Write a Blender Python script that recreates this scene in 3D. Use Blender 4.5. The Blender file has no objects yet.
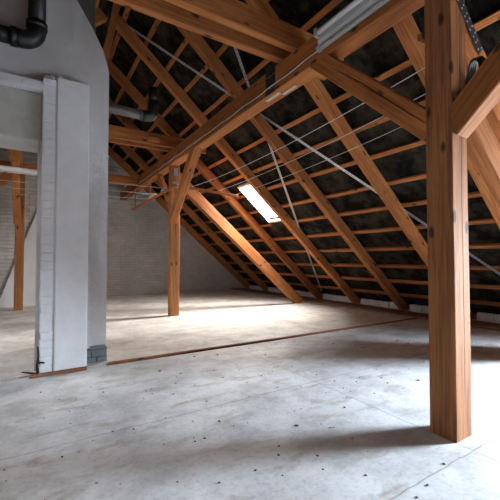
import bpy, bmesh, math, random
from mathutils import Vector, Matrix, noise
random.seed(7)
S = bpy.context.scene
C = S.collection

# ------------------------------------------------------------------ camera, world, lights, exposure
F, HOR = 344.0, 9.0
yaw, pitch = math.atan(214 / F), math.atan(HOR / F)
cam = bpy.data.objects.new('camera', bpy.data.cameras.new('camera'))
C.objects.link(cam)
cam.data.sensor_width = 36
cam.data.lens = F / 500 * 36
cam.data.clip_start = 0.02
cam.location = (0, 0, 1.0)
cam.rotation_euler = (math.pi / 2 + pitch, 0, -yaw)
S.camera = cam

W = bpy.data.worlds.new('sky'); S.world = W; W.use_nodes = True
bg = W.node_tree.nodes['Background']
bg.inputs['Color'].default_value = (0.80, 0.90, 1.0, 1)
bg.inputs['Strength'].default_value = 6.0
S.view_settings.view_transform = 'Standard'
S.view_settings.look = 'None'
S.view_settings.exposure = -0.22
S.view_settings.gamma = 1.0
S.view_settings.use_curve_mapping = False

RA, RB = 5.26, 0.873                       # underside of the rafters: z = RA - RB * X
RIDGE = 0.86
TH = math.atan(RB)
NR = Vector((math.sin(TH), 0, math.cos(TH)))        # outward normal, right slope
NL = Vector((-math.sin(TH), 0, math.cos(TH)))
def roof(x, off=0.0): return RA - RB * x + off
def roofl(x, off=0.0): return RA - RB * (2 * RIDGE - x) + off

def area(name, x, y, side, sx, sy, power, col, spread=180):
    l = bpy.data.lights.new(name, 'AREA'); l.shape = 'RECTANGLE'
    l.size = sy; l.size_y = sx; l.energy = power; l.color = col; l.spread = math.radians(spread)
    o = bpy.data.objects.new(name, l); C.objects.link(o)
    n = NR if side > 0 else NL
    z = roof(x, 0.60) if side > 0 else roofl(x, 0.60)
    o.location = (x, y, z)
    zx = n; yx = Vector((n.z, 0, -n.x)); xx = yx.cross(zx)
    o.rotation_euler = Matrix((xx, yx, zx)).transposed().to_euler()
    return o
area('daylight', 5.32, -0.28, 1, 0.95, 0.82, 1500, (0.74, 0.87, 1.0), 150)
area('daylight', -2.05, 1.20, -1, 0.80, 0.70, 32, (1.0, 0.92, 0.84))  # added unseen fill, brightens the left faces of purlin and foreground post
area('daylight', 3.98, 5.73, 1, 0.66, 0.48, 380, (1.0, 0.95, 0.90))
area('daylight', -1.90, 4.78, -1, 1.0, 0.80, 75, (0.93, 0.96, 1.0))
# x-range, y-range, side of each roof window (right near / right far / left far / left near, unseen, added for its light)
WINS = [(4.70, 5.72, -0.74, 0.18, 1), (3.50, 4.22, 5.46, 6.00, 1),
        (-2.45, -1.35, 4.36, 5.20, -1), (-2.55, -1.65, 0.78, 1.58, -1)]

# ------------------------------------------------------------------ materials
def new_mat(name):
    m = bpy.data.materials.new(name); m.use_nodes = True
    nt = m.node_tree
    return m, nt, nt.nodes['Principled BSDF']
def N(nt, t, **k):
    n = nt.nodes.new(t)
    for a, b in k.items(): setattr(n, a, b)
    return n
def ramp(nt, src, stops):
    r = N(nt, 'ShaderNodeValToRGB'); e = r.color_ramp.elements
    while len(e) < len(stops): e.new(0.5)
    for i, (p, c) in enumerate(stops):
        e[i].position = p; e[i].color = (*c, 1) if len(c) == 3 else c
    nt.links.new(src, r.inputs[0]); return r.outputs[0]
def mixc(nt, mode, fac, a, b):
    m = N(nt, 'ShaderNodeMix', data_type='RGBA', blend_type=mode)
    for s, v in ((m.inputs[0], fac), (m.inputs[6], a), (m.inputs[7], b)):
        if isinstance(v, bpy.types.NodeSocket): nt.links.new(v, s)
        elif isinstance(v, (int, float)): s.default_value = v
        else: s.default_value = (*v, 1)
    return m.outputs[2]
def coords(nt, scale, kind='Object'):
    tc = N(nt, 'ShaderNodeTexCoord'); mp = N(nt, 'ShaderNodeMapping')
    mp.inputs['Scale'].default_value = scale
    nt.links.new(tc.outputs[kind], mp.inputs['Vector']); return tc, mp
def noi(nt, vec, scale, detail=5, rough=0.6):
    n = N(nt, 'ShaderNodeTexNoise'); n.inputs['Scale'].default_value = scale
    n.inputs['Detail'].default_value = detail; n.inputs['Roughness'].default_value = rough
    if vec: nt.links.new(vec, n.inputs['Vector'])
    return n.outputs['Fac']
def bump(nt, bs, h, strength, dist):
    b = N(nt, 'ShaderNodeBump'); b.inputs['Strength'].default_value = strength
    b.inputs['Distance'].default_value = dist
    nt.links.new(h, b.inputs['Height']); nt.links.new(b.outputs[0], bs.inputs['Normal'])
def math_(nt, op, a, b=None):
    m = N(nt, 'ShaderNodeMath', operation=op)
    for i, v in enumerate((a, b)):
        if v is None: continue
        if isinstance(v, bpy.types.NodeSocket): nt.links.new(v, m.inputs[i])
        else: m.inputs[i].default_value = v
    return m.outputs[0]

def wood(name, light, dark, knot=(0.05, 0.018, 0.008)):
    m, nt, bs = new_mat(name)
    oi = N(nt, 'ShaderNodeObjectInfo')
    tc = N(nt, 'ShaderNodeTexCoord')
    sh = N(nt, 'ShaderNodeVectorMath', operation='MULTIPLY_ADD')
    cb = N(nt, 'ShaderNodeCombineXYZ')
    for i in range(3): nt.links.new(oi.outputs['Random'], cb.inputs[i])
    nt.links.new(cb.outputs[0], sh.inputs[0]); sh.inputs[1].default_value = (31, 17, 23)
    nt.links.new(tc.outputs['Object'], sh.inputs[2])
    def mp(s):
        q = N(nt, 'ShaderNodeMapping'); q.inputs['Scale'].default_value = s
        nt.links.new(sh.outputs[0], q.inputs['Vector']); return q.outputs[0]
    g1 = noi(nt, mp((1.3, 34, 34)), 1.6, 6, 0.65)
    g2 = noi(nt, mp((2.0, 90, 90)), 1.5, 3, 0.6)
    big = noi(nt, mp((1, 3, 3)), 1.3, 3, 0.5)
    col = ramp(nt, g1, [(0.22, dark), (0.58, light)])
    col = mixc(nt, 'MULTIPLY', 0.55, col, ramp(nt, g2, [(0.35, (0.55, 0.5, 0.45)), (0.6, (1, 1, 1))]))
    col = mixc(nt, 'MULTIPLY', 0.7, col, ramp(nt, big, [(0.3, (0.62, 0.56, 0.52)), (0.7, (1.12, 1.08, 1.04))]))
    v = N(nt, 'ShaderNodeTexVoronoi'); v.inputs['Scale'].default_value = 1.0
    nt.links.new(mp((3.6, 8.0, 8.0)), v.inputs['Vector'])
    kn = ramp(nt, v.outputs['Distance'], [(0.10, (0.9, 0.9, 0.9)), (0.17, (0, 0, 0))])
    col = mixc(nt, 'MIX', kn, col, knot)
    # every timber a little different
    hb = N(nt, 'ShaderNodeHueSaturation')
    hb.inputs['Saturation'].default_value = 1.0
    vv = math_(nt, 'MULTIPLY_ADD', oi.outputs['Random'], 0.4); vv.node.inputs[2].default_value = 0.8
    nt.links.new(vv, hb.inputs['Value']); nt.links.new(col, hb.inputs['Color'])
    nt.links.new(hb.outputs[0], bs.inputs['Base Color'])
    bs.inputs['Roughness'].default_value = 0.75; bs.inputs['Specular IOR Level'].default_value = 0.2
    bump(nt, bs, g1, 0.35, 0.004)
    return m
M = {}
M['wood'] = wood('planed_softwood', (0.50, 0.195, 0.062), (0.17, 0.056, 0.017))
M['post'] = wood('weathered_post_wood', (0.43, 0.19, 0.075), (0.13, 0.050, 0.018))
M['brown'] = wood('brown_board', (0.23, 0.10, 0.05), (0.12, 0.05, 0.025))
M['plank'] = wood('dusty_plank', (0.24, 0.14, 0.09), (0.13, 0.07, 0.04))
M['crack'] = wood('dark_split', (0.02, 0.01, 0.006), (0.012, 0.006, 0.004))

def plaster(name, base, dirt, bs_strength=0.5, brick=None, scale=6.0, smear=0.5, dist=0.02):
    m, nt, bs = new_mat(name)
    tc, mp = coords(nt, (1, 1, 1))
    a = noi(nt, mp.outputs[0], scale, 6, 0.6)
    b = noi(nt, mp.outputs[0], scale * 6, 4, 0.65)
    big = noi(nt, mp.outputs[0], 1.3, 4, 0.55)
    col = ramp(nt, big, [(0.32, dirt), (0.62, base)])
    col = mixc(nt, 'MULTIPLY', smear, col, ramp(nt, a, [(0.25, (0.70, 0.69, 0.68)), (0.6, (1, 1, 1))]))
    h = math_(nt, 'MULTIPLY_ADD', b, 0.25); nt.links.new(a, h.node.inputs[2])
    if brick:
        sw = N(nt, 'ShaderNodeMapping'); sw.inputs['Rotation'].default_value = (math.pi / 2, 0, 0) if brick == 'y' else (math.pi / 2, 0, math.pi / 2)
        cmb = N(nt, 'ShaderNodeCombineXYZ'); sep = N(nt, 'ShaderNodeSeparateXYZ')
        nt.links.new(tc.outputs['Object'], sep.inputs[0])
        nt.links.new(sep.outputs[0 if brick == 'y' else 1], cmb.inputs[0]); nt.links.new(sep.outputs[2], cmb.inputs[1])
        wob = N(nt, 'ShaderNodeVectorMath', operation='MULTIPLY_ADD')
        nn = N(nt, 'ShaderNodeTexNoise'); nn.inputs['Scale'].default_value = 4
        nt.links.new(tc.outputs['Object'], nn.inputs['Vector'])
        nt.links.new(nn.outputs['Color'], wob.inputs[0]); wob.inputs[1].default_value = (0.02, 0.02, 0.02)
        nt.links.new(cmb.outputs[0], wob.inputs[2])
        br = N(nt, 'ShaderNodeTexBrick'); br.inputs['Scale'].default_value = 1.0
        br.inputs['Brick Width'].default_value = 0.25; br.inputs['Row Height'].default_value = 0.077
        br.inputs['Mortar Size'].default_value = 0.007; br.inputs['Mortar Smooth'].default_value = 0.5
        br.inputs['Color1'].default_value = (1, 1, 1, 1); br.inputs['Color2'].default_value = (0.9, 0.89, 0.88, 1)
        br.inputs['Mortar'].default_value = (0.72, 0.71, 0.70, 1)
        nt.links.new(wob.outputs[0], br.inputs['Vector'])
        col = mixc(nt, 'MULTIPLY', 0.8, col, br.outputs['Color'])
        inv = math_(nt, 'SUBTRACT', 1.0, br.outputs['Fac'])
        h = math_(nt, 'MULTIPLY_ADD', inv, 1.1); nt.links.new(a, h.node.inputs[2])
    nt.links.new(col, bs.inputs['Base Color'])
    bs.inputs['Roughness'].default_value = 0.9
    bump(nt, bs, h, bs_strength, dist)
    return m
M['plaster'] = plaster('limewashed_plaster', (0.62, 0.605, 0.60), (0.50, 0.485, 0.475), 1.0, scale=4.0, smear=0.35, dist=0.03)
M['stack'] = plaster('dark_plaster', (0.15, 0.13, 0.115), (0.09, 0.08, 0.07), 0.5, scale=4.0)  # one dark brown-grey plaster for chimney stack and back wall
M['paint'] = plaster('white_painted_pier', (0.76, 0.77, 0.79), (0.66, 0.67, 0.69), 0.35, scale=9.0, smear=0.25, dist=0.008)
M['smooth'] = plaster('smooth_plaster', (0.72, 0.73, 0.75), (0.64, 0.65, 0.67), 0.15, scale=3.0, smear=0.2)
M['gable'] = plaster('whitewashed_brick', (0.66, 0.64, 0.63), (0.54, 0.52, 0.51), 1.0, brick='y')
M['knee'] = plaster('white_brick_course', (0.70, 0.69, 0.68), (0.5, 0.5, 0.5), 0.9, scale=12)
M['lintel'] = plaster('concrete_lintel', (0.54, 0.53, 0.49), (0.44, 0.43, 0.40), 0.3, scale=8.0)
M['rawbrick'] = plaster('bare_grey_brick', (0.20, 0.23, 0.25), (0.12, 0.14, 0.16), 0.9, scale=14)
M['mortar'] = plaster('mortar', (0.10, 0.10, 0.10), (0.07, 0.07, 0.07), 0.9, scale=14)

def floor_mat(name, base, dirt, smudge, joints):
    m, nt, bs = new_mat(name)
    tc, mp = coords(nt, (1, 1, 1))
    big = noi(nt, mp.outputs[0], 0.9, 6, 0.6)
    med = noi(nt, mp.outputs[0], 3.1, 7, 0.68)
    fine = noi(nt, mp.outputs[0], 40, 4, 0.7)
    st = N(nt, 'ShaderNodeMapping'); st.inputs['Scale'].default_value = (2.2, 5, 1)
    st.inputs['Rotation'].default_value = (0, 0, 0.5)
    nt.links.new(tc.outputs['Object'], st.inputs['Vector'])
    smr = noi(nt, st.outputs[0], 1.4, 7, 0.62)
    col = ramp(nt, big, [(0.30, dirt), (0.60, base)])
    col = mixc(nt, 'MULTIPLY', 0.7, col, ramp(nt, med, [(0.36, (0.58, 0.56, 0.54)), (0.56, (1, 1, 1))]))
    col = mixc(nt, 'MIX', ramp(nt, smr, [(0.54, (0, 0, 0)), (0.68, (0.75, 0.75, 0.75))]), col, smudge)
    col = mixc(nt, 'MULTIPLY', 0.5, col, ramp(nt, fine, [(0.32, (0.6, 0.6, 0.6)), (0.5, (1, 1, 1))]))
    v = N(nt, 'ShaderNodeTexVoronoi'); v.inputs['Scale'].default_value = 5.5
    nt.links.new(mp.outputs[0], v.inputs['Vector'])
    col = mixc(nt, 'MIX', ramp(nt, v.outputs['Distance'], [(0.035, (0.8, 0.8, 0.8)), (0.05, (0, 0, 0))]), col, (0.10, 0.09, 0.08))
    sep = N(nt, 'ShaderNodeSeparateXYZ'); nt.links.new(tc.outputs['Object'], sep.inputs[0])
    wob = math_(nt, 'MULTIPLY', math_(nt, 'SUBTRACT', noi(nt, mp.outputs[0], 5, 3), 0.5), 0.035)
    for ax, pos in joints:
        d = math_(nt, 'ABSOLUTE', math_(nt, 'SUBTRACT', math_(nt, 'ADD', sep.outputs[ax], wob), pos))
        k = ramp(nt, d, [(0.0015, (0.75, 0.75, 0.75)), (0.0045, (0, 0, 0))])
        col = mixc(nt, 'MIX', k, col, (0.10, 0.09, 0.085))
    nt.links.new(col, bs.inputs['Base Color'])
    nt.links.new(ramp(nt, med, [(0.3, (0.75, 0.75, 0.75)), (0.7, (0.5, 0.5, 0.5))]), bs.inputs['Roughness'])
    h = math_(nt, 'MULTIPLY_ADD', fine, 0.3); nt.links.new(med, h.node.inputs[2])
    bump(nt, bs, h, 0.25, 0.01)
    return m
M['floor'] = floor_mat('worn_screed', (0.60, 0.60, 0.61), (0.37, 0.37, 0.38), (0.27, 0.235, 0.21), [(1, 2.13), (1, 0.93), (0, 1.95)])
M['floor2'] = floor_mat('pale_floor_boards', (0.64, 0.60, 0.56), (0.46, 0.42, 0.38), (0.36, 0.29, 0.23), [(1, 4.75), (1, 6.0), (0, 3.6)])

def simple(name, col, rough=0.5, metal=0.0, nscale=0, var=0.25, bs_=0.0):
    m, nt, bs = new_mat(name)
    tc, mp = coords(nt, (1, 1, 1))
    n = noi(nt, mp.outputs[0], nscale or 20, 4)
    c2 = tuple(c * (1 - var) for c in col)
    nt.links.new(ramp(nt, n, [(0.35, c2), (0.65, col)]), bs.inputs['Base Color'])
    bs.inputs['Roughness'].default_value = rough; bs.inputs['Metallic'].default_value = metal
    if bs_: bump(nt, bs, n, bs_, 0.01)
    return m
M['steel'] = simple('galvanised_steel', (0.50, 0.52, 0.55), 0.42, 0.6, 30, 0.2)
M['darksteel'] = simple('dark_nail_plate', (0.07, 0.07, 0.075), 0.5, 0.7, 40, 0.4)
M['blackplastic'] = simple('black_plastic', (0.008, 0.0085, 0.0085), 0.5, 0, 12, 0.3)
M['greyplastic'] = simple('grey_pipe', (0.11, 0.105, 0.10), 0.45, 0, 20, 0.15)
M['whitepvc'] = simple('white_pipe', (0.50, 0.48, 0.46), 0.45, 0, 10, 0.12)
M['wire'] = simple('pale_cord', (0.62, 0.60, 0.58), 0.6, 0, 50, 0.1)
M['lamp'] = simple('lamp_housing', (0.50, 0.50, 0.50), 0.45, 0, 8, 0.12)
M['tube'] = simple('unlit_tube', (0.80, 0.82, 0.85), 0.25, 0, 6, 0.08)
M['grit'] = simple('dark_grit', (0.05, 0.045, 0.04), 0.9, 0, 60, 0.4)
M['winframe'] = simple('window_frame_paint', (0.55, 0.50, 0.45), 0.5, 0, 20, 0.15)
M['iron'] = simple('black_iron', (0.012, 0.012, 0.013), 0.6, 0.3, 50, 0.3)

m, nt, bs = new_mat('roofing_felt'); M['felt'] = m
tc, mp = coords(nt, (1, 1, 1))
a = noi(nt, mp.outputs[0], 3.4, 8, 0.68)
wv = N(nt, 'ShaderNodeTexWave', wave_type='BANDS', bands_direction='Y'); wv.inputs['Scale'].default_value = 14
wv.inputs['Distortion'].default_value = 0.6
nt.links.new(mp.outputs[0], wv.inputs['Vector'])
col = ramp(nt, a, [(0.42, (0.006, 0.005, 0.0035)), (0.72, (0.065, 0.050, 0.036))])
nt.links.new(col, bs.inputs['Base Color']); bs.inputs['Roughness'].default_value = 0.95; bs.inputs['Specular IOR Level'].default_value = 0.08
h = math_(nt, 'MULTIPLY_ADD', wv.outputs['Fac'], 0.12); nt.links.new(a, h.node.inputs[2])
bump(nt, bs, h, 0.8, 0.03)

m, nt, bs = new_mat('window_glass'); M['glass'] = m
tr = N(nt, 'ShaderNodeBsdfTransparent'); gl = N(nt, 'ShaderNodeBsdfGlossy'); mx = N(nt, 'ShaderNodeMixShader')
gl.inputs['Roughness'].default_value = 0.05; mx.inputs[0].default_value = 0.06
nt.links.new(tr.outputs[0], mx.inputs[1]); nt.links.new(gl.outputs[0], mx.inputs[2])
nt.links.new(mx.outputs[0], nt.nodes['Material Output'].inputs['Surface'])

# ------------------------------------------------------------------ mesh helpers
def obj(name, bm, mat, parent=None, smooth=False):
    me = bpy.data.meshes.new(name)
    bmesh.ops.recalc_face_normals(bm, faces=bm.faces)
    bm.to_mesh(me); bm.free(); me.materials.append(M[mat])
    if smooth:
        for p in me.polygons: p.use_smooth = True
    o = bpy.data.objects.new(name, me); C.objects.link(o)
    if parent: o.parent = parent
    return o
def empty(name, loc, parent=None):
    o = bpy.data.objects.new(name, None); C.objects.link(o); o.location = loc
    o.empty_display_size = 0.1
    if parent: o.parent = parent
    return o
def tag(o, label=None, cat=None, group=None, kind=None):
    if label: o['label'] = label
    if cat: o['category'] = cat
    if group: o['group'] = group
    if kind: o['kind'] = kind
    return o
def box_bm(bm, lo, hi, bev=0.0):
    lo, hi = Vector(lo), Vector(hi)
    r = bmesh.ops.create_cube(bm, size=1.0)
    for v in r['verts']:
        v.co = Vector((lo[i] + (v.co[i] + 0.5) * (hi[i] - lo[i]) for i in range(3)))
    if bev:
        es = set(e for v in r['verts'] for e in v.link_edges)
        bmesh.ops.bevel(bm, geom=list(es), offset=bev, segments=2, affect='EDGES', profile=0.6)
    return r['verts']
def box(name, lo, hi, mat, parent=None, bev=0.004):
    """box with its origin at its own lower corner (world coords, parent given in world too)"""
    lo, hi = Vector(lo), Vector(hi)
    bm = bmesh.new(); box_bm(bm, (0, 0, 0), hi - lo, bev)
    o = obj(name, bm, mat, None)
    o.location = lo
    if parent: o.parent = parent; o.location = lo - parent.location
    return o
def prism(name, pts, y0, y1, mat, parent=None, bev=0.0):
    """polygon in the XZ plane extruded along Y"""
    bm = bmesh.new()
    a = [bm.verts.new((x, y0, z)) for x, z in pts]; b = [bm.verts.new((x, y1, z)) for x, z in pts]
    bm.faces.new(a); bm.faces.new(b[::-1])
    for i in range(len(pts)):
        j = (i + 1) % len(pts); bm.faces.new((a[i], b[i], b[j], a[j]))
    if bev: bmesh.ops.bevel(bm, geom=list(bm.edges), offset=bev, segments=2, affect='EDGES')
    return obj(name, bm, mat, parent)

def timber_bm(L, w, d, ch=0.006, wob=0.003, seed=0, split=None, seg=0.16):
    """sawn timber along local X, width on Y, depth on Z; chamfered, slightly uneven;
    split = (face, offset, x0, x1, width) cuts a drying crack into a face"""
    hw, hd = w / 2, d / 2
    n = max(2, int(L / seg))
    prof = [(-hw + ch, -hd), (hw - ch, -hd), (hw, -hd + ch), (hw, hd - ch), (hw - ch, hd), (-hw + ch, hd), (-hw, hd - ch), (-hw, -hd + ch)]
    bm = bmesh.new()
    if split:
        face, off, s0, s1, sw, sd = split
        ext = []
        k = {'-y': 6, '+y': 2, '-z': 0, '+z': 4}[face]
        if face == '-y': tri = [(-hw, off + sw / 2), (-hw + sd, off), (-hw, off - sw / 2)]
        if face == '+y': tri = [(hw, off - sw / 2), (hw - sd, off), (hw, off + sw / 2)]
        if face == '-z': tri = [(off - sw / 2, -hd), (off, -hd + sd), (off + sw / 2, -hd)]
        if face == '+z': tri = [(off + sw / 2, hd), (off, hd - sd), (off - sw / 2, hd)]
        prof = prof[:k + 1] + tri + prof[k + 1:]
        ti = (k + 1, k + 2, k + 3)
    rings = []
    for i in range(n + 1):
        x = L * i / n; ring = []
        dx = (noise.noise(Vector((x * 0.7, seed * 3.1, 0))) * wob * 1.5, noise.noise(Vector((x * 0.7, 5 + seed * 3.1, 9))) * wob * 1.5)
        for j, (py_, pz) in enumerate(prof):
            q = 1.0
            if split and j in ti:
                t = (x / L - s0) / max(1e-6, s1 - s0)
                a = max(0.0, min(1.0, 6 * t, 6 * (1 - t)))
                if j != ti[1]:
                    c = off; 
                    if face[1] == 'y': pz = c + (pz - c) * max(a, 0.04)
                    else: py_ = c + (py_ - c) * max(a, 0.04)
                else:
                    if face == '-y': py_ = -hw + sd * a
                    if face == '+y': py_ = hw - sd * a
                    if face == '-z': pz = -hd + sd * a
                    if face == '+z': pz = hd - sd * a
                dr = noise.noise(Vector((x * 2.2, seed, 4))) * 0.012
                if face[1] == 'y': pz += dr
                else: py_ += dr
            nz = noise.noise(Vector((x * 3, j * 1.7, seed * 2.3))) * wob * 0.5
            ring.append(bm.verts.new((x, py_ + dx[0] + nz, pz + dx[1] + nz)))
        rings.append(ring)
    m_ = len(prof)
    for i in range(n):
        for j in range(m_):
            k = (j + 1) % m_
            bm.faces.new((rings[i][j], rings[i][k], rings[i + 1][k], rings[i + 1][j]))
    bm.faces.new(rings[0]); bm.faces.new(rings[-1][::-1])
    return bm
def frame_of(p0, p1, up):
    x = (p1 - p0).normalized(); z = (up - x * up.dot(x)).normalized(); y = z.cross(x)
    return Matrix((x, y, z)).transposed()
cnt = [0]
def timber(name, p0, p1, w, d, mat='wood', up=(0, 0, 1), parent=None, **k):
    p0, p1 = Vector(p0), Vector(p1); cnt[0] += 1
    bm = timber_bm((p1 - p0).length, w, d, seed=cnt[0], **k)
    o = obj(name, bm, mat, None)
    mt = frame_of(p0, p1, Vector(up)).to_4x4(); mt.translation = p0
    o.matrix_world = mt
    if parent:
        o.parent = parent; o.matrix_parent_inverse = Matrix.Identity(4)
        o.matrix_basis = parent.matrix_basis.inverted() @ mt
    return o
def tube_bm(bm, pts, r, seg=10, cap=True):
    pts = [Vector(p) for p in pts]; rings = []
    rr = r if isinstance(r, (list, tuple)) else [r] * len(pts)
    last = None
    for i, p in enumerate(pts):
        t = (pts[min(i + 1, len(pts) - 1)] - pts[max(i - 1, 0)]).normalized()
        if last is None:
            u = t.orthogonal().normalized()
        else:
            u = (last - t * last.dot(t)).normalized()
        last = u; v = t.cross(u)
        rings.append([bm.verts.new(p + (u * math.cos(2 * math.pi * k / seg) + v * math.sin(2 * math.pi * k / seg)) * rr[i]) for k in range(seg)])
    for a, b in zip(rings, rings[1:]):
        for k in range(seg): bm.faces.new((a[k], a[(k + 1) % seg], b[(k + 1) % seg], b[k]))
    if cap: bm.faces.new(rings[0]); bm.faces.new(rings[-1][::-1])
def tube(name, pts, r, mat, parent=None, seg=10):
    o0 = Vector(pts[0]); bm = bmesh.new()
    tube_bm(bm, [Vector(p) - o0 for p in pts], r, seg)
    o = obj(name, bm, mat, None, True); o.location = o0
    if parent: o.parent = parent; o.location = o0 - parent.location
    return o
def sag(a, b, s, n=18):
    a, b = Vector(a), Vector(b)
    return [a.lerp(b, i / n) - Vector((0, 0, s * 4 * (i / n) * (1 - i / n))) for i in range(n + 1)]

# ------------------------------------------------------------------ the shell
Y0, Y1 = -3.0, 9.95
EAVE_R, EAVE_L = 6.25, 2 * RIDGE - 6.25
bm = bmesh.new(); box_bm(bm, (EAVE_L - 0.2, Y0 - 0.1, -0.25), (EAVE_R + 0.1, 3.50, 0.0))
fl = obj('floor', bm, 'floor'); tag(fl, kind='structure')
bm = bmesh.new(); box_bm(bm, (EAVE_L - 0.2, 3.50, -0.25), (EAVE_R + 0.1, Y1 + 0.3, 0.012))
fl2 = obj('floor', bm, 'floor2'); tag(fl2, kind='structure')
t_ = timber('trim_1', (0.60, 3.50, 0.006), (5.66, 3.44, 0.004), 0.05, 0.026, 'brown', wob=0.002); tag(t_, kind='structure')

def slope(name, side, off):
    """felt-covered slope: grid with holes at the roof windows"""
    bm = bmesh.new()
    xs = sorted(set([RIDGE + i * (EAVE_R + 0.08 - RIDGE) / 84 for i in range(85)]))
    ys = [Y0 + i * (Y1 - Y0) / 130 for i in range(131)]
    ys[-1] += 0.2
    for (a, b, c, d, s) in WINS:
        if s != side: continue
        for q in (a, b):
            q = q if side > 0 else 2 * RIDGE - q
            i = min(range(len(xs)), key=lambda k: abs(xs[k] - q)); xs[i] = q
        for q in (c, d):
            i = min(range(len(ys)), key=lambda k: abs(ys[k] - q)); ys[i] = q
    g = []
    for x in xs:
        row = []
        for y in ys:
            wx = x if side > 0 else 2 * RIDGE - x
            near = any(s == side and a - 0.02 <= wx <= b + 0.02 and c - 0.02 <= y <= d + 0.02 for (a, b, c, d, s) in WINS)
            ph = ((6.14 - x) / 0.325) % 1.0
            h = noise.noise(Vector((x * 2.4, y * 1.5, side))) * 0.03 + noise.noise(Vector((x * 7, y * 4, side + 3))) * 0.013
            h -= 0.018 * math.sin(math.pi * ph) ** 2
            if near: h = 0
            row.append(bm.verts.new((wx, y, RA - RB * x + off + h + (0.0))))
        g.append(row)
    for i in range(len(xs) - 1):
        for j in range(len(ys) - 1):
            mx_, my_ = (xs[i] + xs[i + 1]) / 2, (ys[j] + ys[j + 1]) / 2
            wx = mx_ if side > 0 else 2 * RIDGE - mx_
            if any(s == side and a < wx < b and c < my_ < d for (a, b, c, d, s) in WINS): continue
            bm.faces.new((g[i][j], g[i + 1][j], g[i + 1][j + 1], g[i][j + 1]))
    o = obj(name, bm, 'felt', smooth=True); tag(o, kind='structure')
    md = o.modifiers.new('solid', 'SOLIDIFY'); md.thickness = 0.03; md.offset = 1 if side > 0 else -1
    return o
slope('ceiling', 1, 0.285)
slope('ceiling', -1, 0.285)

# gable wall (far), a nearer whitewashed wall piece on the left, wall behind the camera, knee walls
prism('wall_far', [(0.9, 0), (EAVE_R, 0), (EAVE_R + 0.1, 0.25), (RIDGE, roof(RIDGE, 0.5)), (-2.0, roofl(-2.0, 0.5)), (-2.0, 0)], Y1, Y1 + 0.3, 'gable')['kind'] = 'structure'
prism('wall_left', [(EAVE_L, 0), (0.95, 0), (0.95, roof(0.95, 0.22)), (RIDGE, roof(RIDGE, 0.22)), (EAVE_L, 0.05)], 8.65, Y1, 'gable')['kind'] = 'structure'
prism('wall_back', [(EAVE_L - 0.1, 0), (EAVE_R + 0.1, 0), (EAVE_R, 0.3), (RIDGE, roof(RIDGE, 0.3)), (EAVE_L, 0.3)], Y0 - 0.2, Y0, 'stack')['kind'] = 'structure'  # out of view; dark plaster chosen to weaken the light it bounces back
# smooth leaning plaster flue in front of the left brick wall
o = prism('trim_2', [(-0.67, 0.012), (0.94, 0.012), (0.94, 3.3), (0.44, 3.3)], 8.60, 8.66, 'smooth'); o['kind'] = 'structure'
for sgn, nm in ((1, 'wall_right'), (-1, 'wall_left')):
    x0 = EAVE_R - 0.02 if sgn > 0 else EAVE_L - 0.18
    b_ = box(nm, (x0, Y0, -0.2), (x0 + 0.20, Y1, 0.30), 'mortar'); b_['kind'] = 'structure'

# roof windows: curb, sash frame, pane
for wi, (a, b, c, d, s) in enumerate(WINS):
    rt = empty('window_%d' % (wi + 1), ((a + b) / 2, (c + d) / 2, 0)); tag(rt, kind='structure')
    zf = roof if s > 0 else roofl
    def slab(name, x0, x1, y0, y1, o0, o1, mat):
        bm = bmesh.new(); vs = []
        n = NR if s > 0 else NL
        for (x, y) in ((x0, y0), (x1, y0), (x1, y1), (x0, y1)):
            base = Vector((x, y, zf(x, 0.24)))
            vs.append((bm.verts.new(base + n * o0 - rt.location), bm.verts.new(base + n * o1 - rt.location)))
        lo = [v[0] for v in vs]; hi = [v[1] for v in vs]
        bm.faces.new(lo[::-1]); bm.faces.new(hi)
        for i in range(4):
            j = (i + 1) % 4; bm.faces.new((lo[i], lo[j], hi[j], hi[i]))
        return obj(name, bm, mat, rt)
    t = 0.035
    slab('curb_board', a - t, b + t, c - t, c, -0.03, 0.20, 'winframe')
    slab('curb_board', a - t, b + t, d, d + t, -0.03, 0.20, 'winframe')
    slab('curb_board', a - t, a, c, d, -0.03, 0.20, 'winframe')
    slab('curb_board', b, b + t, c, d, -0.03, 0.20, 'winframe')
    slab('pane', a, b, c, d, 0.185, 0.190, 'glass')

# ------------------------------------------------------------------ chimney wall, pier, lintel
EDGE = [(0.592, 2.84), (0.575, 2.92), (0.533, 3.06), (0.44, 3.24), (0.298, 3.467), (0.10, 3.80), (-0.10, 4.0)]
bm = bmesh.new()
def poly_extrude(bm, pts, y0, y1):
    a = [bm.verts.new((x, y0, z)) for x, z in pts]; b = [bm.verts.new((x, y1, z)) for x, z in pts]
    bm.faces.new(a); bm.faces.new(b[::-1])
    for i in range(len(pts)):
        j = (i + 1) % len(pts); bm.faces.new((a[i], b[i], b[j], a[j]))
poly_extrude(bm, [(0.0, 0.0), (0.588, 0.0), (0.592, 2.06), (0.0, 2.06)], 3.60, 4.02)
poly_extrude(bm, [(-1.9, 0.0), (-1.25, 0.0), (-1.25, 2.06), (-1.9, 2.06)], 3.60, 4.02)
poly_extrude(bm, [(-1.9, 2.06), (0.592, 2.06)] + EDGE + [(-1.9, 2.1)], 3.60, 4.02)
ww = obj('wall_middle', bm, 'plaster'); tag(ww, kind='structure')
# chimney core behind it
c_ = box('chimney_stack', (0.02, 4.04, 0.0), (0.52, 4.56, roof(0.52) + 0.1), 'stack', None, 0.01)
tag(c_, 'grey plastered chimney stack rising behind the leaning plaster wall into the roof', 'chimney')
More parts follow.
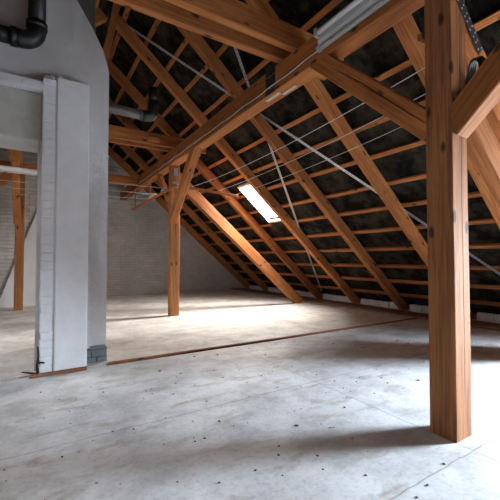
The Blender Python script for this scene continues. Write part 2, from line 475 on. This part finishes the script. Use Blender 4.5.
# pier: two-part painted pilaster
pier = empty('painted_pier', (0.2, 3.54, 0)); tag(pier, 'white painted masonry pier with a strip of bricks, at the end of the plaster wall', 'pillar')
box('plaster_panel', (0.142, 3.475, 0.0), (0.408, 3.605, 2.625), 'paint', pier, 0.012)
bm = bmesh.new()
z = 0.0; k = 0
while z < 2.58:
    hgt = 0.068 + random.uniform(-0.004, 0.004)
    dx = random.uniform(-0.006, 0.006); dy = random.uniform(-0.005, 0.004)
    vs = box_bm(bm, (0.036 + dx, 3.487 + dy, z), (0.132, 3.605, min(z + hgt, 2.60)), 0.009)
    z += hgt + 0.009
box_bm(bm, (0.034, 3.4925, 0), (0.146, 3.60, 2.60))
for v in bm.verts:
    v.co -= Vector((0.2, 3.54, 0)); q = v.co * 30
    v.co += Vector((noise.noise(q), noise.noise(q + Vector((9, 0, 0))), noise.noise(q + Vector((0, 9, 0))))) * 0.003
obj('brick_strip', bm, 'paint', pier)
bm = bmesh.new()
for i in range(26):
    p = Vector((random.uniform(0.06, 0.20), random.uniform(3.49, 3.57), random.uniform(2.59, 2.655))) - pier.location
    r = bmesh.ops.create_icosphere(bm, subdivisions=1, radius=random.uniform(0.010, 0.026))
    for v in r['verts']:
        v.co = p + Vector((v.co.x, v.co.y, v.co.z * 0.7)) * random.uniform(0.7, 1.2)
tag(obj('mortar_crust', bm, 'paint', pier), 'crumbly mortar along the top of the pier')
# bare brick at the foot of the wall
bm = bmesh.new()
rows = [(0.0, 0.060, [(0.410, 0.50), (0.508, 0.598)]), (0.068, 0.128, [(0.410, 0.455), (0.463, 0.596)]), (0.136, 0.172, [(0.45, 0.585)])]
for z0, z1, segs in rows:
    for xa, xb in segs: box_bm(bm, (xa - 0.5, 3.588 - 3.6, z0), (xb - 0.5, 0.02, z1), 0.005)
rb_ = obj('bare_brick_patch', bm, 'rawbrick'); rb_.location = (0.5, 3.6, 0)
bm = bmesh.new(); box_bm(bm, (-0.088, -0.006, 0), (0.096, 0.02, 0.15))
mj = obj('mortar', bm, 'mortar', rb_)
tag(rb_, 'patch of bare grey-blue bricks at the foot of the plaster wall beside the pier', 'brickwork')
lt = box('lintel', (-1.30, 3.585, 2.065), (0.028, 4.03, 2.475), 'lintel', None, 0.01)
tag(lt, 'pale concrete lintel bridging the opening left of the white pier', 'lintel')
bm = bmesh.new()
pts = [(-1.7, 3.55, 2.535), (-0.5, 3.55, 2.535), (0.10, 3.55, 2.528)]
bm2 = bmesh.new(); box_bm(bm2, (-1.5, -0.045, -0.045), (0.0, 0.04, 0.045), 0.016); 
bar = obj('painted_rail', bm2, 'paint'); bar.location = (0.075, 3.555, 2.53)
bm3 = bmesh.new(); tube_bm(bm3, [(-0.19, -0.052, -0.004), (-0.19, -0.03, -0.004)], [0.014, 0.02], 12)
obj('bolt_head', bm3, 'paint', bar, True)
tag(bar, 'white painted rounded rail running on top of the concrete lintel', 'rail')

# plank and iron stuff at the pier's foot
o = timber('loose_board', (-0.035, 3.452, 0.012), (0.405, 3.458, 0.012), 0.05, 0.022, 'brown'); tag(o, 'short brown board lying on the floor along the foot of the white pier', 'board')
hook = empty('iron_door_stop', (0.0, 3.47, 0)); tag(hook, 'black iron bracket standing at the left corner of the white pier', 'bracket')
tube('upright', [(0.028, 3.478, 0.005), (0.022, 3.478, 0.09), (0.03, 3.478, 0.17), (0.024, 3.478, 0.25)], [0.011, 0.010, 0.008, 0.006], 'iron', hook, 8)
tube('arm', [(0.028, 3.478, 0.11), (0.06, 3.470, 0.112), (0.075, 3.468, 0.104)], 0.007, 'iron', hook, 8)
tube('foot', [(0.03, 3.478, 0.012), (-0.03, 3.55, 0.010), (-0.09, 3.62, 0.010)], [0.012, 0.014, 0.008], 'iron', hook, 8)

# ------------------------------------------------------------------ rafters, battens
RAFT_Y = [3.0 - 0.05 + 1.17 * k for k in range(-5, 7)]         # centre lines: ..., 0.61, 1.78, 2.95, 4.12, 5.29, 6.46, 7.63, 8.80, 9.85
RAFT_Y = [min(y, 9.86) if abs(y + 0.56) > 0.1 else -0.84 for y in RAFT_Y]
RD = 0.16
def rafter(y, side):
    xe = EAVE_R - 0.07
    def P(x, o):
        v = Vector((x, y, RA - RB * x)) + NR * o
        return v if side > 0 else Vector((2 * RIDGE - v.x, v.y, v.z))
    top = P(RIDGE + 0.03, RD / 2); bot = P(xe - 0.10, RD / 2)
    n = NR if side > 0 else NL
    return timber('rafter', top, bot, 0.10, RD, 'wood', n)
WH = {0: 'far behind the viewpoint'}
rl = {0.61: 'just this side of the foreground post', 1.78: 'passing directly behind the foreground post',
      2.95: 'first full rafter left of the foreground post', 4.12: 'second full rafter left of the foreground post',
      5.29: 'rafter on the near side of the bright roof window', 6.46: 'rafter on the far side of the bright roof window',
      7.63: 'first rafter beyond the slanting strut', 8.80: 'second rafter beyond the slanting strut', 9.86: 'last rafter, lying along the far brick gable'}
proto = None
for side in (1, -1):
    for y in RAFT_Y:
        if side < 0 and (y > 8.5 or abs(y - 4.12) < 0.1): continue     # trimmed at the chimney
        r = rafter(y, side)
        lab = min(rl.items(), key=lambda q: abs(q[0] - y))
        txt = lab[1] if abs(lab[0] - y) < 0.1 else None
        if side > 0:
            tag(r, ('sloping brown roof rafter, ' + txt) if txt else 'sloping brown roof rafter behind the viewpoint', 'rafter', 'rafters of the right roof slope')
        else:
            tag(r, 'rafter of the left roof slope, over the opening behind the white pier', 'rafter', 'rafters of the left roof slope')
ORD = ['lowest', 'second', 'third', 'fourth', 'fifth', 'sixth', 'seventh', 'eighth', 'ninth', 'tenth', 'eleventh', 'twelfth', 'thirteenth', 'fourteenth', 'fifteenth', 'sixteenth', 'seventeenth']
for side in (1, -1):
    for k in range(0, 17):
        X = 6.14 - 0.325 * k
        if X < RIDGE + 0.03: continue
        X += random.uniform(-0.012, 0.012)
        spans = [(Y0, Y1 - 0.02)]
        for (a, b, c, d, s) in WINS:
            aa, bb = (a, b) if s > 0 else (2 * RIDGE - b, 2 * RIDGE - a)
            if s == side and aa - 0.05 < X - 0.03 < bb + 0.05:
                new = []
                for (p, q) in spans:
                    if p < c and d < q: new += [(p, c - 0.036), (d + 0.036, q)]
                    else: new.append((p, q))
                spans = new
        for si, (p, q) in enumerate(spans):
            c0 = Vector((X, 0, RA - RB * X)) + NR * (RD + 0.018)
            x = c0.x if side > 0 else 2 * RIDGE - c0.x
            n = NR if side > 0 else NL
            bt = timber('roof_batten', (x, p, c0.z), (x, q, c0.z), 0.06, 0.036, 'wood', n, ch=0.003, wob=0.004, seg=0.3)
            if side > 0:
                e = '' if len(spans) == 1 else (', its near piece' if si == 0 else ', its far piece')
                if len(spans) == 3 and si == 1: e = ', middle piece'
                tag(bt, 'thin roof batten, ' + ORD[k] + ' up from the eaves of the right slope' + e, 'batten', 'battens of the right roof slope')
            else:
                tag(bt, 'thin roof batten high in the dark left roof slope', 'batten', 'battens of the left roof slope')

# ------------------------------------------------------------------ purlins, posts, braces, ties
PX = 2.037; PXL = 2 * RIDGE - PX
PZ0, PZ1 = 2.64, 2.885
p = timber('purlin', (PX, Y0, (PZ0 + PZ1) / 2), (PX, Y1, (PZ0 + PZ1) / 2), 0.16, PZ1 - PZ0, 'wood', seg=0.25, split=('-y', 0.03, 0.05, 0.95, 0.005, 0.02))
tag(p, 'long heavy purlin beam carried on the posts, with the lamp on its side', 'beam')
p = timber('purlin', (PXL, 4.03, (PZ0 + PZ1) / 2), (PXL, 8.64, (PZ0 + PZ1) / 2), 0.16, PZ1 - PZ0, 'wood', seg=0.25)
tag(p, 'purlin beam of the left slope, above the post seen through the opening', 'beam')
def post(x, y, label, mat='post', split=None, w=0.155, dd=0.145):
    p = timber('timber_post', (x, y, 0.0), (x, y, PZ0 + 0.002), w, dd, mat, (0, 1, 0), wob=0.002, split=split)
    return tag(p, label, 'post')
# local Y of a vertical timber with up=+Y is -X ... so '-z' is the face towards -Y (the camera side)
NP = post(PX, 1.092, 'square timber post in the right foreground, full height of the picture', split=('-z', 0.012, 0.02, 0.98, 0.005, 0.03), w=0.168, dd=0.152)
FP = post(PX + 0.02, 5.84, 'square timber post in the middle distance, left of the slanting strut', split=('-z', 0.01, 0.1, 0.9, 0.004, 0.02))
BP = post(-0.275, 8.05, 'dark timber post seen through the opening left of the white pier', w=0.15)
post(PX, 9.72, 'timber post under the end of the purlin against the far gable', w=0.14) if False else None

def brace(x, y0, z0, y1, z1, label, w=0.11, d=0.145, split=None):
    b = timber('head_brace', (x, y0, z0), (x, y1, z1), w, d, 'wood', split=split); return tag(b, label, 'brace')
# near post: towards the depth (dark, cracked) and towards the viewer
brace(PX - 0.018, 1.14, 1.76, 2.14, 2.69, 'dark cracked slanting brace running from the foreground post up-left to the purlin', 0.12, 0.15, ('+y', 0.015, 0.02, 0.8, 0.009, 0.03))
brace(PX - 0.018, 1.045, 1.74, 0.05, 2.70, 'slanting brace from the foreground post up towards the viewer at the right edge', 0.12, 0.15)
brace(PX - 0.03, 5.79, 1.66, 4.72, 2.68, 'pale slanting brace on the near side of the mid-distance post', 0.12, 0.13)
brace(PX - 0.02, 5.89, 1.92, 6.62, 2.68, 'dark slanting brace on the far side of the mid-distance post', 0.08, 0.09)
brace(PXL, 8.0, 1.70, 7.0, 2.68, 'slanting brace of the post seen through the opening', 0.11, 0.12)
# struts from post head down to the floor
nS = Vector((0.677, 0, 0.736))
def strut(x0, z0, x1, z1, y, w, d, label, **k):
    s_ = timber('slanting_strut', (x0, y, z0), (x1, y, z1), w, d, 'wood', (0.67, 0, 0.74), **k); return tag(s_, label, 'strut')
strut(2.10, 2.53, 5.05, 0.02, 6.00, 0.13, 0.19, 'brightly lit slanting strut from the mid-distance post down to the floor')
strut(2.125, 2.36, 5.03, 0.03, 1.09, 0.13, 0.21, 'slanting strut falling to the right from the head of the foreground post')
strut(2.125, 2.085, 4.70, 0.03, 1.115, 0.10, 0.20, 'lower timber directly under the strut at the foreground post')
s_ = timber('slanting_strut', (-0.30, 8.05, 2.80), (-2.9, 8.05, 0.0), 0.12, 0.17, 'wood', (-0.67, 0, 0.74)); tag(s_, 'dark slanting strut left of the post seen through the opening', 'strut')

def tie(y, z, x0, x1, label, w=0.06, d=0.20):
    t = timber('collar_tie', (x0, y, z + d / 2), (x1, y, z + d / 2), w, d, 'wood'); return tag(t, label, 'beam')
XL, XR = 2 * RIDGE - 2.55, 2.55
tie(2.595, 2.88, XL, XR, 'collar tie crossing the top of the picture, lower of the near pair', 0.075, 0.20)
tie(2.385, 2.88, XL, XR, 'collar tie crossing the top of the picture, nearest of the pair', 0.075, 0.20)
tie(5.62, 2.885, XL, XR, 'near plank of the double collar tie above the mid-distance post', 0.06, 0.19)
tie(5.86, 2.885, XL, XR, 'far plank of the double collar tie above the mid-distance post', 0.06, 0.17)
tb = timber('spacer_block', (1.52, 5.57, 2.965), (1.70, 5.57, 2.965), 0.045, 0.085, 'wood'); tag(tb, 'small wooden block fixed on the double collar tie', 'block')
tie(8.05, 2.70, PXL - 0.3, PX - 0.08, 'cross beam between the purlins nearest the far gable', 0.12, 0.17)
t = timber('tie_strut', (0.855, 4.30, 4.45), (0.56, 4.30, 2.85), 0.08, 0.12, 'wood', (0, -1, 0)); tag(t, 'orange steep timber beside the edge of the plaster wall, below the collar ties', 'strut')

# ------------------------------------------------------------------ eaves: sill beam and brick course
for sgn in (1, -1):
    xc = 5.66 if sgn > 0 else 2 * RIDGE - 5.66
    sb = timber('eaves_plank', (xc, Y0 + 0.02, 0.024), (xc, Y1 - 0.03 if sgn > 0 else 8.62, 0.024), 0.46, 0.030, 'plank', seg=0.3, wob=0.006)
    tag(sb, 'wide dusty brown plank lying on the floor along the feet of the rafters' if sgn > 0 else 'wide plank along the eaves of the left slope', 'plank')
y = 1.3; bi = 0
proto_b = None
bays = sorted(RAFT_Y)
def bay_label(y):
    if y < 2.95: return 'white brick at the eaves, right of the foreground post'
    if y < 4.12: return 'white brick at the eaves between the first two rafters left of the foreground post'
    if y < 5.29: return 'white brick at the eaves, between the second full rafter and the roof window rafter'
    if y < 6.46: return 'white brick at the eaves below the bright roof window'
    if y < 7.63: return 'white brick at the eaves just beyond the slanting strut'
    return 'white brick at the eaves near the far gable'
while y < Y1 - 0.3:
    L = 0.225 if random.random() < 0.75 else 0.11
    if not any(abs((y + L / 2) - ry) < 0.055 + L / 2 for ry in RAFT_Y):
        bm = bmesh.new(); box_bm(bm, (0, 0, 0), (0.10, L, 0.135 + random.uniform(-0.01, 0.006)), 0.008)
        for v in bm.verts:
            v.co += Vector((noise.noise(v.co * 25 + Vector((y, 0, 0))), 0, noise.noise(v.co * 25 + Vector((0, y, 0))))) * 0.005
        b_ = obj('eaves_brick', bm, 'knee'); b_.location = (6.03 + random.uniform(-0.006, 0.006), y, 0.0)
        tag(b_, bay_label(y), 'brick', bay_label(y).replace('white brick', 'white bricks'))
        y += L + 0.014
    else:
        y += 0.03

# ------------------------------------------------------------------ steel wind-bracing strips lying on the rafters
def strip(name, a, b, w, label, sx=1):
    """perforated strip on the upper faces of the rafters"""
    a, b = Vector(a), Vector(b); L = (b - a).length
    bm = bmesh.new(); n = int(L / 0.05); hw = w / 2
    # strip with a row of real slots: built from two rails and cross bridges
    t = 0.0015
    box_bm(bm, (0, -hw, -t), (L, -hw * 0.30, t)); box_bm(bm, (0, hw * 0.30, -t), (L, hw, t))
    for i in range(n + 1):
        x = i * 0.05; box_bm(bm, (x, -hw * 0.3, -t), (min(x + 0.03, L), hw * 0.3, t))
    o = obj(name, bm, 'steel'); mt = frame_of(a, b, NR).to_4x4(); mt.translation = a; o.matrix_world = mt
    return tag(o, label, 'metal strip')
def on(x, y, o=0.195): return (x, y, roof(x, o))
strip('steel_strip', on(1.02, 5.33, 0.195), on(5.75, 1.87, 0.195), 0.045, 'long perforated steel strip crossing diagonally down to the right behind the rafters')
strip('steel_strip', on(1.70, 3.44, 0.195), on(6.02, 6.32, 0.195), 0.045, 'perforated steel strip falling steeply past the roof window to the eaves')

# ------------------------------------------------------------------ nail plates
def plate(name, c, ux, uy, w, h, mat, label, nails=0, t=0.003):
    ux, uy = Vector(ux).normalized(), Vector(uy); uy = (uy - ux * uy.dot(ux)).normalized(); uz = ux.cross(uy)
    bm = bmesh.new(); box_bm(bm, (-w / 2, -h / 2, 0), (w / 2, h / 2, t), 0.001)
    o = obj(name, bm, mat)
    mt = Matrix((ux, uy, uz)).transposed().to_4x4(); mt.translation = Vector(c); o.matrix_world = mt
    if nails:
        for i in range(nails):
            for j in range(2):
                x = -w / 2 + w * (i + 0.5) / nails + random.uniform(-.008, .008); y = (j - 0.5) * h * 0.5 + random.uniform(-.006, .006)
                bm = bmesh.new(); tube_bm(bm, [(0, 0, t), (0, 0, t + 0.003)], [0.006, 0.004], 8)
                nh = obj('nail_head', bm, 'steel', o); nh.location = (x, y, 0)
    return tag(o, label, 'metal plate')
sd = Vector((0.775, 0, -0.632))
plate('nail_plate', (2.165, 1.016, 2.39), Vector((0.72, 0, -0.69)), Vector((0.69, 0, 0.72)), 0.36, 0.075, 'darksteel', 'dark nail plate joining the foreground post and the strut, at the top edge', 8)
plate('nail_plate', (PX - 0.081, 2.76, 2.76), (0, -1, 0), (0, 0, 1), 0.16, 0.245, 'darksteel', 'dark square nail plate on the side of the purlin under the collar ties', 6)
plate('nail_plate', (PX - 0.02, 2.80, PZ0 - 0.002), (0, 1, 0), (1, 0, 0), 0.22, 0.035, 'steel', 'thin bright metal strap under the purlin, beside the dark plate', 0)
plate('nail_plate', (PX + 0.03, 2.60, PZ0 - 0.002), (0, 1, 0), (1, 0, 0), 0.20, 0.030, 'steel', 'thin bright metal strap under the purlin, nearer the lamp', 0)
plate('nail_plate', (PX + 0.02, 5.763, 2.52), (1, 0, 0), (0, 0, 1), 0.07, 0.14, 'steel', 'grey metal plate at the head of the mid-distance post', 3)
plate('nail_plate', (PX + 0.02, 5.763, 2.30), (1, 0, 0), (0, 0, 1), 0.11, 0.10, 'steel', 'grey metal plate just above the clothes-line lath on the mid-distance post', 2)

# ------------------------------------------------------------------ fluorescent lamp and its cable
lampe = empty('tube_lamp', (PX - 0.13, 1.5, 2.86)); tag(lampe, 'long grey strip lamp with unlit tube mounted along the purlin at the top edge', 'lamp')
LY0, LY1 = 0.72, 2.03
def lbox(name, lo, hi, mat, bev=0.004): return box(name, lo, hi, mat, lampe, bev)
lbox('housing', (PX - 0.135, LY0, 2.73), (PX - 0.083, LY1, 2.835), 'lamp', 0.008)
lbox('reflector', (PX - 0.150, LY0 + 0.02, 2.735), (PX - 0.134, LY1 - 0.02, 2.83), 'lamp', 0.004)
tube('tube', [(PX - 0.172, LY0 + 0.04, 2.785), (PX - 0.172, LY1 - 0.05, 2.785)], 0.021, 'tube', lampe, 14)
for yy in (LY0 + 0.01, LY1 - 0.05): lbox('tube_holder', (PX - 0.195, yy, 2.755), (PX - 0.132, yy + 0.03, 2.82), 'lamp', 0.006)
lbox('conduit', (PX - 0.115, LY0 - 0.05, 2.695), (PX - 0.085, LY1 + 0.03, 2.718), 'lamp', 0.004)
lbox('cable_gland', (PX - 0.120, LY1 - 0.015, 2.69), (PX - 0.082, LY1 + 0.035, 2.735), 'lamp', 0.006)
pts = []
for i in range(40):
    t = i / 39; yv = LY1 + 0.03 + t * (7.9 - LY1 - 0.03)
    pts.append((PX - 0.086, yv, 2.715 - 0.012 * min(1, t * 8) + 0.006 * math.sin(i * 1.7)))
cb = tube('lamp_cable', pts, 0.0055, 'wire', None, 6); tag(cb, 'pale cable clipped along the side of the purlin from the lamp', 'cable')

# ------------------------------------------------------------------ clothes-line rack at the mid-distance post
FX, FY = PX + 0.02, 5.84
l1 = timber('line_lath', (1.955, 5.70, 2.215), (1.955, 8.5, 2.19), 0.035, 0.045, 'wood', wob=0.004); tag(l1, 'thin wooden lath for clothes lines running back from the mid-distance post', 'lath')
l2 = timber('line_lath', (1.94, 5.60, 2.245), (3.22, 5.60, 2.185), 0.03, 0.045, 'wood', wob=0.004); tag(l2, 'thin wooden lath running from the mid-distance post to the rafters', 'lath')
for yy, lb in ((7.02, 'thin wooden hanger nearer the post, holding the clothes-line lath'), (8.36, 'thin wooden hanger at the far end of the clothes-line lath')):
    h_ = timber('lath_hanger', (1.97 if yy < 8 else 1.99, yy, 2.17), (1.97 if yy < 8 else 1.99, yy, 2.80 if yy < 8 else 2.72), 0.02, 0.035, 'wood', (0, 1, 0)); tag(h_, lb, 'lath')
for i, (ya, za) in enumerate(((5.9, 2.245), (6.5, 2.235), (7.1, 2.23), (7.7, 2.225), (8.2, 2.22))):
    w_ = tube('clothes_line', sag((1.95, ya, za), (-3.05, ya + 0.0, za + 0.0), 0.02), 0.0045, 'wire', None, 5)
    tag(w_, ['nearest', 'second nearest', 'middle', 'second farthest', 'farthest'][i] + ' white clothes line strung left from the lath behind the pier', 'clothes line', 'clothes lines running left')
for i, (x, z0, z1, ye) in enumerate(((2.30, 2.262, 2.36, 1.19), (2.80, 2.24, 2.46, 1.19), (3.18, 2.215, 2.46, 1.19))):
    w_ = tube('clothes_line', sag((x, 5.60, z0), (x, ye, z1), 0.085 - 0.01 * i), 0.0036, 'wire', None, 5)
    tag(w_, ['upper', 'middle', 'lower'][i] + ' thin white clothes line strung across the right roof slope', 'clothes line', 'clothes lines running towards the viewer')
l3 = timber('line_lath', (1.96, 1.20, 2.35), (3.45, 1.20, 2.47), 0.03, 0.045, 'wood'); tag(l3, 'clothes-line lath fixed at the foreground post', 'lath')
# hooks with cord windings on the laths
for (x, y, z, lb) in ((1.955, 6.1, 2.25, 'cord winding on the lath just behind the mid-distance post'), (1.955, 6.9, 2.24, 'cord winding halfway along the clothes-line lath'), (2.10, 5.58, 2.235, 'cord winding on the lath at the front of the mid-distance post')):
    bm = bmesh.new()
    pts = [(0.03 * math.cos(a_ * 1.1), -0.10 + 0.2 * a_ / 28, 0.03 * math.sin(a_ * 1.1)) for a_ in range(29)]
    if y < 5.7: pts = [(p_[1], p_[0], p_[2]) for p_ in pts]
    tube_bm(bm, pts, 0.006, 5)
    o = obj('cord_winding', bm, 'wire', None, True); o.location = (x, y, z); tag(o, lb, 'cord')
# black cable coil on the foreground post
bm = bmesh.new()
for j in range(4):
    R0 = 0.088 - 0.004 * j
    pts = [(0.010 * j + 0.003 * math.sin(3 * t_), R0 * math.cos(t_), 0.105 * math.sin(t_) * (1 + 0.03 * j)) for t_ in [2 * math.pi * q / 32 for q in range(33)]]
    tube_bm(bm, pts, 0.008, 8)
coil = obj('cable_coil', bm, 'blackplastic', None, True); coil.location = (2.055, 0.95, 2.0); coil.rotation_euler = (0.0, 0, -0.75)
tag(coil, 'coil of black cable hanging on the foreground post above the brace', 'cable')
bm = bmesh.new(); tube_bm(bm, [(0.0, 0, 0), (0.02, 0, 0)], 0.016, 10); 
o = tube('screw_hook', [(1.62, 1.33, 1.5)] * 1 + [(1.63, 1.33, 1.5)], 0.003, 'steel') if False else None

# ------------------------------------------------------------------ pipes
pp = empty('soil_pipe', (0, 3.40, 2.9)); tag(pp, 'black plastic drain pipe with elbow on the plaster wall in the top left corner', 'pipe')
HZ = 2.872
tube('pipe', [(-1.6, 3.47, HZ - 0.02), (-0.12, 3.47, HZ)], 0.066, 'blackplastic', pp, 20)
arc = [(-0.13 + 0.11 * math.sin(t * math.pi / 16), 3.47, HZ + 0.11 * (1 - math.cos(t * math.pi / 16))) for t in range(9)]
tube('elbow', [(-0.17, 3.47, HZ)] + arc + [(-0.02, 3.47, HZ + 0.14)], [0.074] + [0.072] * 9 + [0.075], 'blackplastic', pp, 20)
tube('collar', [(-0.02, 3.47, HZ + 0.125), (-0.02, 3.47, HZ + 0.175)], 0.081, 'blackplastic', pp, 20)
tube('collar', [(-0.21, 3.47, HZ), (-0.16, 3.47, HZ)], 0.079, 'blackplastic', pp, 20)
tube('pipe', [(-0.02, 3.47, HZ + 0.14), (-0.02, 3.47, 3.62)], 0.068, 'blackplastic', pp, 20)
fp = empty('flue_pipe', (0.6, 4.3, 2.8)); tag(fp, 'grey flue pipe sticking out of the chimney into a black elbow', 'pipe')
tube('pipe', [(0.50, 4.25, 2.775), (1.10, 4.25, 2.765)], 0.058, 'greyplastic', fp, 20)
tube('collar', [(1.05, 4.25, 2.766), (1.12, 4.25, 2.764)], 0.064, 'greyplastic', fp, 20)
arc = [(1.13 + 0.09 * math.sin(t * math.pi / 16), 4.25, 2.765 + 0.09 * (1 - math.cos(t * math.pi / 16))) for t in range(9)]
tube('elbow', [(1.08, 4.25, 2.765)] + arc + [(1.22, 4.25, 2.96)], 0.068, 'blackplastic', fp, 20)
tube('pipe', [(1.22, 4.25, 2.93), (1.22, 4.25, 3.13)], 0.060, 'blackplastic', fp, 20)
gp = tube('ceiling_pipe', [(-2.6, 6.0, 2.315), (0.75, 6.0, 2.285)], 0.038, 'whitepvc', None, 14); tag(gp, 'white horizontal pipe crossing the top of the opening left of the pier', 'pipe')

# ------------------------------------------------------------------ grit scattered on the floor
bm = bmesh.new(); random.seed(21)
for i in range(260):
    y = random.uniform(0.5, 3.4); x = random.uniform(-0.3, 4.5)
    if abs(x - PX) < 0.12 and abs(y - 1.09) < 0.12: continue
    s_ = random.choice([0.003, 0.004, 0.005, 0.006, 0.010 if random.random() < 0.3 else 0.004])
    r = bmesh.ops.create_icosphere(bm, subdivisions=1, radius=s_)
    a1 = random.uniform(0, 6)
    for v in r['verts']:
        c = v.co.copy(); c.x *= random.uniform(1.0, 1.8)
        v.co = Vector((x + c.x * math.cos(a1) - c.y * math.sin(a1), y + c.x * math.sin(a1) + c.y * math.cos(a1), s_ * 0.4 + c.z * 0.5))
g_ = obj('grit', bm, 'grit'); tag(g_, 'dark grit and crumbs scattered over the pale floor', 'grit', kind='stuff')
